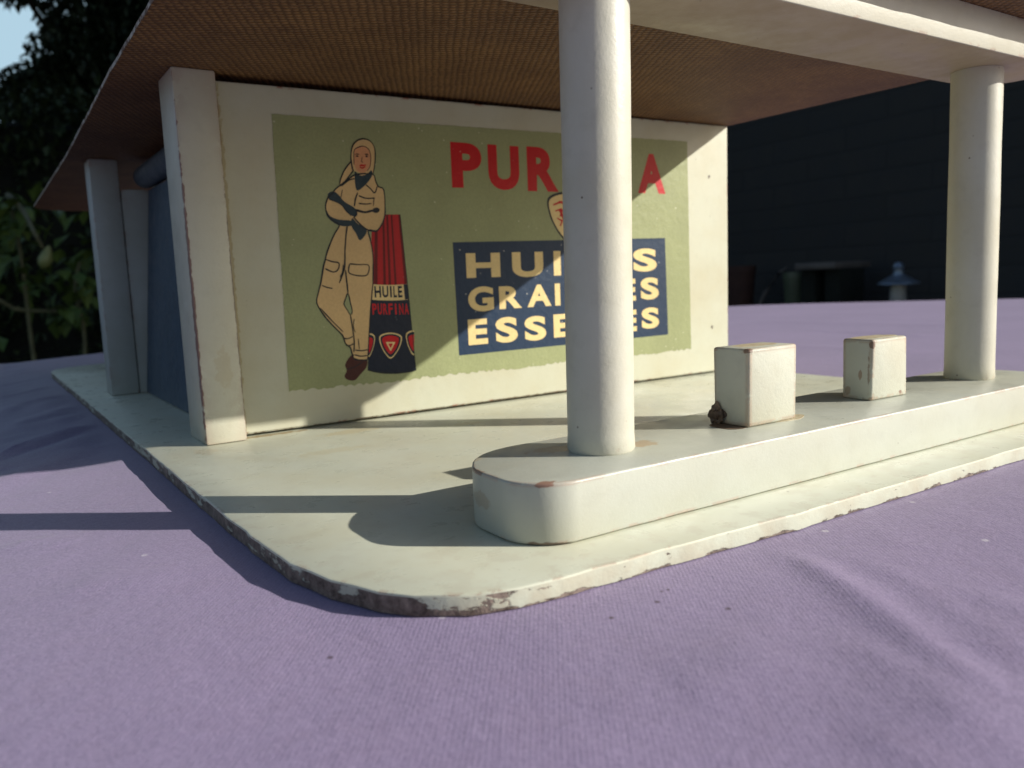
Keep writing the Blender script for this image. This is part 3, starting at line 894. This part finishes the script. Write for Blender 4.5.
# creases in the cloth: (start, end, height, half width)
def tb(u, v):
    d = ray(u, v); t = (-BT - CAM.z) / d.z; p = CAM + d * t
    return Vector((p.x, p.y))
creases = []
for (a, b, h, w) in (((775, 545), (1030, 705), 0.075, 0.26), ((870, 560), (990, 628), 0.03, 0.2), ((735, 690), (765, 560), 0.015, 0.2), ((560, 768), (640, 690), 0.02, 0.18), ((1000, 590), (1024, 660), 0.05, 0.5), ((840, 640), (1024, 740), 0.05, 0.5), ((0, 456), (112, 418), 0.14, 0.45), ((0, 432), (96, 400), 0.11, 0.5),
                     ((0, 412), (70, 392), 0.10, 0.6), ((0, 470), (90, 445), 0.08, 0.3), ((0, 548), (75, 538), 0.08, 0.22), ((60, 590), (170, 572), 0.05, 0.35),
                     ((740, 322), (1000, 326), 0.14, 1.6), ((740, 345), (935, 352), 0.10, 1.0), ((800, 330), (940, 336), 0.1, 0.8), ((700, 700), (760, 640), 0.04, 0.4), ((900, 768), (985, 690), 0.05, 0.4)):
    creases.append((tb(*a), tb(*b), h, w))


def cloth_z(x, y):
    p = Vector((x, y)); z = 0.0
    for a, b, h, w in creases:
        ab = b - a; t = max(0.0, min(1.0, (p - a).dot(ab) / ab.length_squared))
        q = a + ab * t; d = (p - q).length
        if d > 4 * w: continue
        bend = 0.35 * w * math.sin(t * 5)
        s = ab.x * (p - q).y - ab.y * (p - q).x
        d = abs(math.copysign(d, s) - bend)
        z += h * (0.45 * math.exp(-(d / w) ** 2) + 0.55 * math.exp(-1.5 * abs(d) / w)) * min(1.0, 6 * min(t, 1 - t) + 0.15)
    z += 0.05 * noise.noise(Vector((x * 0.11, y * 0.11, 0))) + 0.016 * noise.noise(Vector((x * 0.35, y * 0.35, 4)))
    z += 0.008 * noise.noise(Vector((x * 0.9 + y * 0.4, y * 0.9 - x * 0.4, 8)))
    lf = max(0.0, min(1.0, (-x - 0.5) / 2.0)) * max(0.0, min(1.0, (y + 3) / 4.0))
    z += lf * 0.16 * (abs(noise.noise(Vector(((x * 0.8 - y * 0.6) * 0.9, (x * 0.6 + y * 0.8) * 0.22, 2)))) - 0.2)
    dx = max(-1.35 - x, 0, x - 20.95); dy = max(-13.8 - y, 0, y - 30.6); d = math.hypot(dx, dy)
    k = min(1.0, d / 1.2); k = k * k * (3 - 2 * k)
    return -BT - 0.02 + z * k


bm = bmesh.new()
NA, NR = 900, 190
rings = []
for i in range(NR + 1):
    s = (i / NR) ** 1.25
    ring = []
    for j in range(NA):
        a = -math.pi + 2 * math.pi * j / NA; R = rim_r(a) * s
        x, y = TC[0] + R * math.cos(a), TC[1] + R * math.sin(a)
        ring.append(bm.verts.new((x, y, cloth_z(x, y))))
    rings.append(ring)
# rounded shoulder and hanging skirt with folds
for dr, dz in ((0.5, 0.08), (1.0, 0.35), (1.35, 0.9), (1.5, 1.8), (1.9, 6), (2.4, 12), (3.0, 20)):
    ring = []
    for j in range(NA):
        a = -math.pi + 2 * math.pi * j / NA; R = rim_r(a)
        f = (dz / 20) * 1.6 * math.sin(a * 22 + 2 * noise.noise(Vector((math.cos(a) * 3, math.sin(a) * 3, 0))))
        x, y = TC[0] + (R + dr + f) * math.cos(a), TC[1] + (R + dr + f) * math.sin(a)
        ring.append(bm.verts.new((x, y, cloth_z(x, y) - dz)))
    rings.append(ring)
cen = bm.verts.new((TC[0], TC[1], -BT - 0.02))
for i in range(len(rings) - 1):
    if i == 0:
        continue
    for j in range(NA):
        bm.faces.new((rings[i][j], rings[i + 1][j], rings[i + 1][(j + 1) % NA], rings[i][(j + 1) % NA]))
for j in range(NA):
    bm.faces.new((cen, rings[1][j], rings[1][(j + 1) % NA]))
for v in rings[0]: bm.verts.remove(v)
o = obj('tablecloth', bm, M['cloth'], None, smooth=RAD(80))
o.location = (0, 0, Z0)
tag(o, 'lilac woven tablecloth with creases spread under the toy', 'tablecloth')

tbl = thing('garden_table', 'oval garden table hidden under the lilac cloth', 'table', (0.08, 0.02, 0))
def off(p, c=(8.0, 2.0)): return (p[0] - c[0], p[1] - c[1])
bm = prism([off((TC[0] + (rim_r(-math.pi + 2 * math.pi * j / 90) - 0.3) * math.cos(-math.pi + 2 * math.pi * j / 90),
             TC[1] + (rim_r(-math.pi + 2 * math.pi * j / 90) - 0.3) * math.sin(-math.pi + 2 * math.pi * j / 90))) for j in range(90)], 71.0, 73.6, 0.4, 2)
obj('tabletop', bm, M['wood'], tbl)
for sx, sy in ((-60, -35), (60, -35), (50, 28), (-40, 5)):
    obj('leg', box(sx - 3, sx + 3, sy - 3, sy + 3, 0.2, 70.9, 0.4), M['wood'], tbl)

# ================================================================== GARDEN BEHIND (metres)
bm = bmesh.new()
gv = [bm.verts.new((x * 3.0, y * 3.0, 0)) for x, y in ((-20, -20), (20, -20), (20, 20), (-20, 20))]
bm.faces.new(gv)
g = obj('ground', bm, M['ground'], None, cm=False, smooth=None); g['kind'] = 'structure'

# tall brick wall on the right, running away from us
WA, WB = Vector((2.42, -0.60)), Vector((3.10, 6.6))
def wall_x(y): return WA.x + (WB.x - WA.x) * (y - WA.y) / (WB.y - WA.y)
bm = bmesh.new()
L = (WB - WA).length
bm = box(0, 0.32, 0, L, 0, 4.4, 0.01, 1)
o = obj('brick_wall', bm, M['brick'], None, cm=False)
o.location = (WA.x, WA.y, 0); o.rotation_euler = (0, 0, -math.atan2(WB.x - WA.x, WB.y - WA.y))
tag(o, 'tall dark brick garden wall in the shade at right', 'wall')
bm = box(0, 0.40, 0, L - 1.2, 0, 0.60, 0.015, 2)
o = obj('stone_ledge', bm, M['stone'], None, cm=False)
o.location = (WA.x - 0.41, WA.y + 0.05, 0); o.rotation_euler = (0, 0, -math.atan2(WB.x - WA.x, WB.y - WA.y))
tag(o, 'low dark stone ledge at the foot of the brick wall', 'ledge')
LZ = 0.602


def ledge_at(u, back=0.2):
    """spot on the ledge in the direction of photo column u"""
    d = ray(u, 300); t = 0
    x = CAM.x * CM; y = CAM.y * CM
    for i in range(2000):
        t += 0.002
        px, py = x + d.x * t, y + d.y * t
        if px > wall_x(py) - back: break
    return px, py


def px_size(px, py, n):
    return n * math.hypot(px - CAM.x * CM, py - CAM.y * CM) * 0.97 / FPX


def z_at(u, v, px, py):
    d = ray(u, v); t = math.hypot(px - CAM.x * CM, py - CAM.y * CM) / math.hypot(d.x, d.y)
    return CAM.z * CM + Z0 + d.z * t


# garden lantern
px, py = ledge_at(898)
cw = px_size(px, py, 18)
zb = z_at(898, 284, px, py); zt = z_at(898, 262, px, py)
lan = thing('garden_lantern', 'small lantern with a conical blue grey metal cap before the brick wall', 'lantern', (px, py, LZ))
zb -= LZ; zt -= LZ
hh = zt - zb
obj('lantern_cap', lathe([(cw * 1.02, zb), (cw, zb + 0.004), (cw * 0.62, zb + hh * 0.26), (cw * 0.30, zb + hh * 0.42), (cw * 0.24, zb + hh * 0.60), (cw * 0.30, zb + hh * 0.78), (cw * 0.20, zb + hh * 0.95), (cw * 0.06, zt)], seg=32), M['zinc'], lan, cm=False)
obj('lantern_glass', lathe([(cw * 0.36, 0.012), (cw * 0.42, zb * 0.5), (cw * 0.38, zb - 0.002)], seg=24), M['frost'], lan, cm=False)
obj('lantern_base', lathe([(cw * 0.7, 0.0), (cw * 0.7, 0.01), (cw * 0.4, 0.014)], seg=24), M['zinc'], lan, cm=False)

# glazed pot, terracotta pot, board on a block
def pot(name, label, u, v_top, wpx, mat):
    px, py = ledge_at(u); r = px_size(px, py, wpx / 2); h = max(0.05, z_at(u, v_top, px, py) - LZ)
    t = thing(name, label, 'pot', (px, py, LZ))
    obj('pot_body', lathe([(r * 0.72, 0), (r * 0.80, 0.01), (r * 0.98, h * 0.85), (r * 1.04, h * 0.86), (r * 1.04, h), (r * 0.9, h), (r * 0.86, h * 0.86), (r * 0.6, h * 0.8)], seg=32), mat, t, cm=False)
    obj('soil', lathe([(r * 0.85, h * 0.82), (r * 0.84, h * 0.84)], seg=24), M['core'], t, cm=False)
    return t, px, py, r, h


pot('glazed_pot', 'pale green glazed pot on the ledge before the brick wall', 796, 272, 24, M['greenpot'])
pot('terracotta_pot', 'dull red terracotta pot nearest the right end of the toy wall', 741, 266, 28, M['redpot'])
px, py = ledge_at(832)
zt = z_at(832, 262, px, py) - LZ
st = thing('plank_stack', 'short weathered plank laid across two dark blocks on the ledge', 'planks', (px, py, LZ))
w = px_size(px, py, 22)
bm = box(-0.10, 0.10, -w * 1.0, w * 1.0, zt - 0.022, zt, 0.004, 2)
obj('plank', bm, M['slab'], st, cm=False)
for s in (-1, 1):
    obj('block', box(-0.07, 0.07, s * w * 0.6 - 0.03, s * w * 0.6 + 0.03, 0.001, zt - 0.024, 0.006, 2), M['core'], st, cm=False)
# dry stick leaning on the ledge
px, py = ledge_at(768, 0.22); 
bm = bmesh.new()
z1 = z_at(785, 268, px, py) - LZ
s = px_size(px, py, 20)
tube(bm, [(0, -s * -0.8, 0.0), (0, 0.2 * s, z1 * 0.5), (0, -s * 0.7, z1 * 0.92), (0, -s * 1.1, z1)], 0.008, 0.004)
o = obj('dry_stick', bm, M['slab'], None, cm=False); o.location = (px, py, LZ)
tag(o, 'thin dry stick standing between the red pot and the green pot', 'stick')

# hedge across the back
def hedge(x0, x1, yc, depth, h, n):
    t = thing('hedge', 'dense dark green hedge at the back of the garden', 'hedge', ((x0 + x1) / 2, yc, 0))
    xc = (x0 + x1) / 2
    bm = box(x0 - xc + .15, x1 - xc - .15, -depth / 2 + .16, depth / 2 - .16, 0.0, h - 0.18, 0.1, 2)
    obj('inner_branches', bm, M['core'], t, cm=False)
    bm = bmesh.new()
    for i in range(n):
        f = random.random()
        x = rnd(x0, x1) - xc
        if f < 0.62: y, z = -depth / 2 + rnd(-.05, .16), rnd(0.05, h)
        elif f < 0.86: y, z = rnd(-depth / 2, depth / 2), h + rnd(-0.2, 0.0)
        else: y, z = depth / 2 - rnd(-.05, .16), rnd(0.05, h)
        b = noise.noise(Vector((x * 1.6, y * 1.6, z * 1.6)))
        z += (0.14 * noise.noise(Vector((x * 2.1, 3.3, 0)))) if z > h - 0.3 else 0
        y += b * 0.14 * (-1 if y < 0 else 1)
        if b < -0.28 and random.random() < 0.7: continue
        leaf(bm, Vector((x, y, max(0.02, z))), rand_dir() + Vector((0, -0.4, 0.1)), Vector((0, 0, 1)), rnd(.05, .085), rnd(.028, .045))
    obj('hedge_leaves', bm, M['hedge'], t, cm=False, smooth=None, recalc=False)
    return t


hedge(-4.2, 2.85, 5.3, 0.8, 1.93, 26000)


def tree(label, x, y, clumps, trunk_r, n, lsize=(.05, .085)):
    t = thing('garden_tree', label, 'tree', (x, y, 0), 'trees behind the hedge')
    zc = min(c[2] for c in clumps)
    bm = bmesh.new()
    tube(bm, [(0, 0, 0), (0.03, 0.02, zc * 0.5), (-0.02, 0.0, zc), (0.02, 0.0, zc + 0.8)], trunk_r, trunk_r * 0.4, 10)
    for cx, cy, cz, r, rz in clumps:
        tube(bm, [(0.0, 0, zc * 0.75), (cx * 0.5, cy * 0.5, (cz + zc * 0.75) / 2 + 0.05), (cx, cy, cz)], trunk_r * 0.42, 0.012, 6)
    obj('trunk', bm, M['bark'], t, cm=False)
    bm = bmesh.new()
    tot = sum(c[3] ** 2 for c in clumps)
    for cx, cy, cz, r, rz in clumps:
        k = int(n * r * r / tot)
        for i in range(k):
            d = rand_dir(); q = random.random() ** 0.40
            p = Vector((cx + d.x * r * q, cy + d.y * r * q, cz + d.z * rz * q))
            if noise.noise(p * 3.2) < -0.30: continue
            leaf(bm, p, rand_dir() + Vector((0, 0, -0.3)), Vector((0, 0, 1)), rnd(*lsize), rnd(.028, .045))
    obj('crown', bm, M['tree'], t, cm=False, smooth=None, recalc=False)


# the tree that fills the top left, its crown leaving a gap of sky at the far left
def rel(u, v, dist, x, y):
    p = at_dist(u, v, dist); return (p.x - x, p.y - y, p.z)
TX, TY = 1.25, 6.4
cl = []
for u, v, dist, r, rz in ((105, 10, 6.5, .42, .42), (72, 60, 6.3, .26, .24), (62, 20, 6.4, .13, .18), (110, 80, 6.4, .40, .30), (40, 78, 6.3, .16, .10), (170, 30, 6.6, .55, .5),
                          (240, 60, 6.7, .6, .5), (150, -60, 6.6, .6, .5), (70, -45, 6.5, .36, .26), (12, -22, 6.4, .26, .13), (10, 96, 6.2, .22, .15), (45, 104, 6.2, .26, .17), (75, 120, 6.2, .3, .2), (320, 0, 6.7, .7, .6), (230, -90, 6.7, .6, .5)):
    cl.append((*rel(u, v, dist, TX, TY), r, rz))
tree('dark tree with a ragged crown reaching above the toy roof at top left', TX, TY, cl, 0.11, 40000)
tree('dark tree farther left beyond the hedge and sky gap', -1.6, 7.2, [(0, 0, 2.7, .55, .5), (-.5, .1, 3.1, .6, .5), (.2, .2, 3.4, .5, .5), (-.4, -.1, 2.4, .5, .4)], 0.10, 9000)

# leafy shrub with a hanging fruit at the left
SX, SY = 0.12, 3.1
sh = thing('leafy_shrub', 'green leafy shrub with large leaves at the left behind the table', 'shrub', (SX, SY, 0))
D = 3.35
def sp(u, v, d=D):
    p = at_dist(u, v, d); return Vector((p.x - SX, p.y - SY, p.z))
bm = bmesh.new()
stems = [[(-.05, .02, 0), sp(40, 420), sp(30, 330), sp(20, 250), sp(8, 195)], [(.05, .0, 0), sp(80, 430), sp(85, 340), sp(75, 290), sp(80, 262)],
         [sp(-70, 300), sp(-30, 296), sp(0, 301), sp(16, 309), sp(42, 311), sp(70, 310), (sp(82, 300))], [sp(8, 195), sp(24, 212, D - .2), sp(34, 232, D - .35), sp(43, 248, D - .35)], [(-.1, 0, 0), sp(-60, 400), sp(-50, 300), sp(-20, 220)]]
for s_ in stems:
    tube(bm, [Vector(q) for q in smooth_line(s_, 4)], 0.010, 0.005, 6)
obj('stems', bm, M['twig'], sh, cm=False)
bm = bmesh.new()
spots = [(6, 205, 22, 14), (20, 214, 22, 14), (14, 260, 22, 18), (30, 285, 20, 16), (70, 262, 20, 18), (80, 285, 16, 20), (60, 312, 14, 10), (76, 308, 14, 14), (-40, 220, 40, 40), (-50, 290, 40, 40), (8, 235, 20, 30), (88, 245, 16, 24), (40, 206, 26, 14)]
for cu_, cv_, su, sv in spots:
    for i in range(20):
        p = sp(cu_ + random.gauss(0, su * 0.6), cv_ + random.gauss(0, sv * 0.6), D + rnd(-.15, .25))
        leaf(bm, p, rand_dir() + Vector((0, -0.3, -0.5)), Vector((0, 0, 1)), rnd(.05, .10), rnd(.035, .06), 0.15)
obj('leaves', bm, M['shrub'], sh, cm=False, smooth=None, recalc=False)
c0 = sp(45.5, 259, D - 0.35); R0 = 0.021
bm = lathe([(0.003, R0 * 2.1), (R0 * .35, R0 * 1.8), (R0 * .7, R0 * .9), (R0, 0), (R0 * 0.98, -R0 * .5), (R0 * .7, -R0 * 1.15), (R0 * .25, -R0 * 1.5), (0.002, -R0 * 1.52)], 0, 0, 24)
bmesh.ops.rotate(bm, verts=bm.verts[:], cent=(0, 0, 0), matrix=Matrix.Rotation(RAD(18), 3, 'Y'))
bmesh.ops.translate(bm, verts=bm.verts[:], vec=c0)
fr = obj('fruit', bm, M['fruit'], sh, cm=False)

# ================================================================== LIGHT
sun_dir = Vector((-1.16, 1.0, -0.675)).normalized()      # the way the light travels
el = math.asin(-sun_dir.z); az = math.atan2(-sun_dir.x, -sun_dir.y)
w = bpy.data.worlds.new('World'); sc.world = w; w.use_nodes = True
nt = w.node_tree; nt.nodes.clear()
wo = nt.nodes.new('ShaderNodeOutputWorld'); bg = nt.nodes.new('ShaderNodeBackground'); sk = nt.nodes.new('ShaderNodeTexSky')
sk.sky_type = 'NISHITA'; sk.sun_disc = False; sk.sun_elevation = el; sk.sun_rotation = az
sk.air_density = 1.0; sk.dust_density = 1.2; sk.ozone_density = 1.0
tcw = nt.nodes.new('ShaderNodeTexCoord'); dv = nt.nodes.new('ShaderNodeVectorMath'); dv.operation = 'DOT_PRODUCT'
nt.links.new(tcw.outputs['Generated'], dv.inputs[0]); dv.inputs[1].default_value = Vector((0.02, 0.95, 0.31)).normalized()
nz = nt.nodes.new('ShaderNodeTexNoise'); nz.inputs['Scale'].default_value = 5.0; nz.inputs['Detail'].default_value = 5
nt.links.new(tcw.outputs['Generated'], nz.inputs['Vector'])
ad = nt.nodes.new('ShaderNodeMath'); ad.operation = 'MULTIPLY_ADD'; nt.links.new(nz.outputs[0], ad.inputs[0]); ad.inputs[1].default_value = 0.16; nt.links.new(dv.outputs['Value'], ad.inputs[2])
mr = nt.nodes.new('ShaderNodeMapRange'); nt.links.new(ad.outputs[0], mr.inputs[0]); mr.inputs[1].default_value = 0.96; mr.inputs[2].default_value = 1.05
mx = nt.nodes.new('ShaderNodeMix'); mx.data_type = 'RGBA'; nt.links.new(mr.outputs[0], mx.inputs[0]); nt.links.new(sk.outputs[0], mx.inputs[6]); mx.inputs[7].default_value = (4.6, 6.6, 7.9, 1)
nt.links.new(mx.outputs[2], bg.inputs[0]); bg.inputs[1].default_value = 0.078
nt.links.new(bg.outputs[0], wo.inputs[0])
sl = bpy.data.lights.new('sun', 'SUN'); sl.energy = 5.0; sl.angle = RAD(0.5); sl.color = (1.0, 0.955, 0.865)
so = bpy.data.objects.new('sun', sl); COL.objects.link(so)
so.rotation_euler = sun_dir.to_track_quat('-Z', 'Y').to_euler(); so.location = (3, -3, 4)

# ================================================================== CAMERA
cam = bpy.data.cameras.new('camera'); co = bpy.data.objects.new('camera', cam); COL.objects.link(co)
mat = Matrix((CR, CU, -CF)).transposed().to_4x4()
mat.translation = Vector((CAM.x * CM, CAM.y * CM, CAM.z * CM + Z0))
co.matrix_world = mat
cam.sensor_fit = 'HORIZONTAL'; cam.sensor_width = 36; cam.lens = FPX / 1024 * 36
cam.clip_start = 0.005; cam.clip_end = 200
cam.dof.use_dof = True; cam.dof.focus_distance = 0.155; cam.dof.aperture_fstop = 34
sc.camera = co
sc.view_settings.view_transform = 'Standard'; sc.view_settings.look = 'None'
sc.view_settings.exposure = 0.32; sc.view_settings.gamma = 1.0
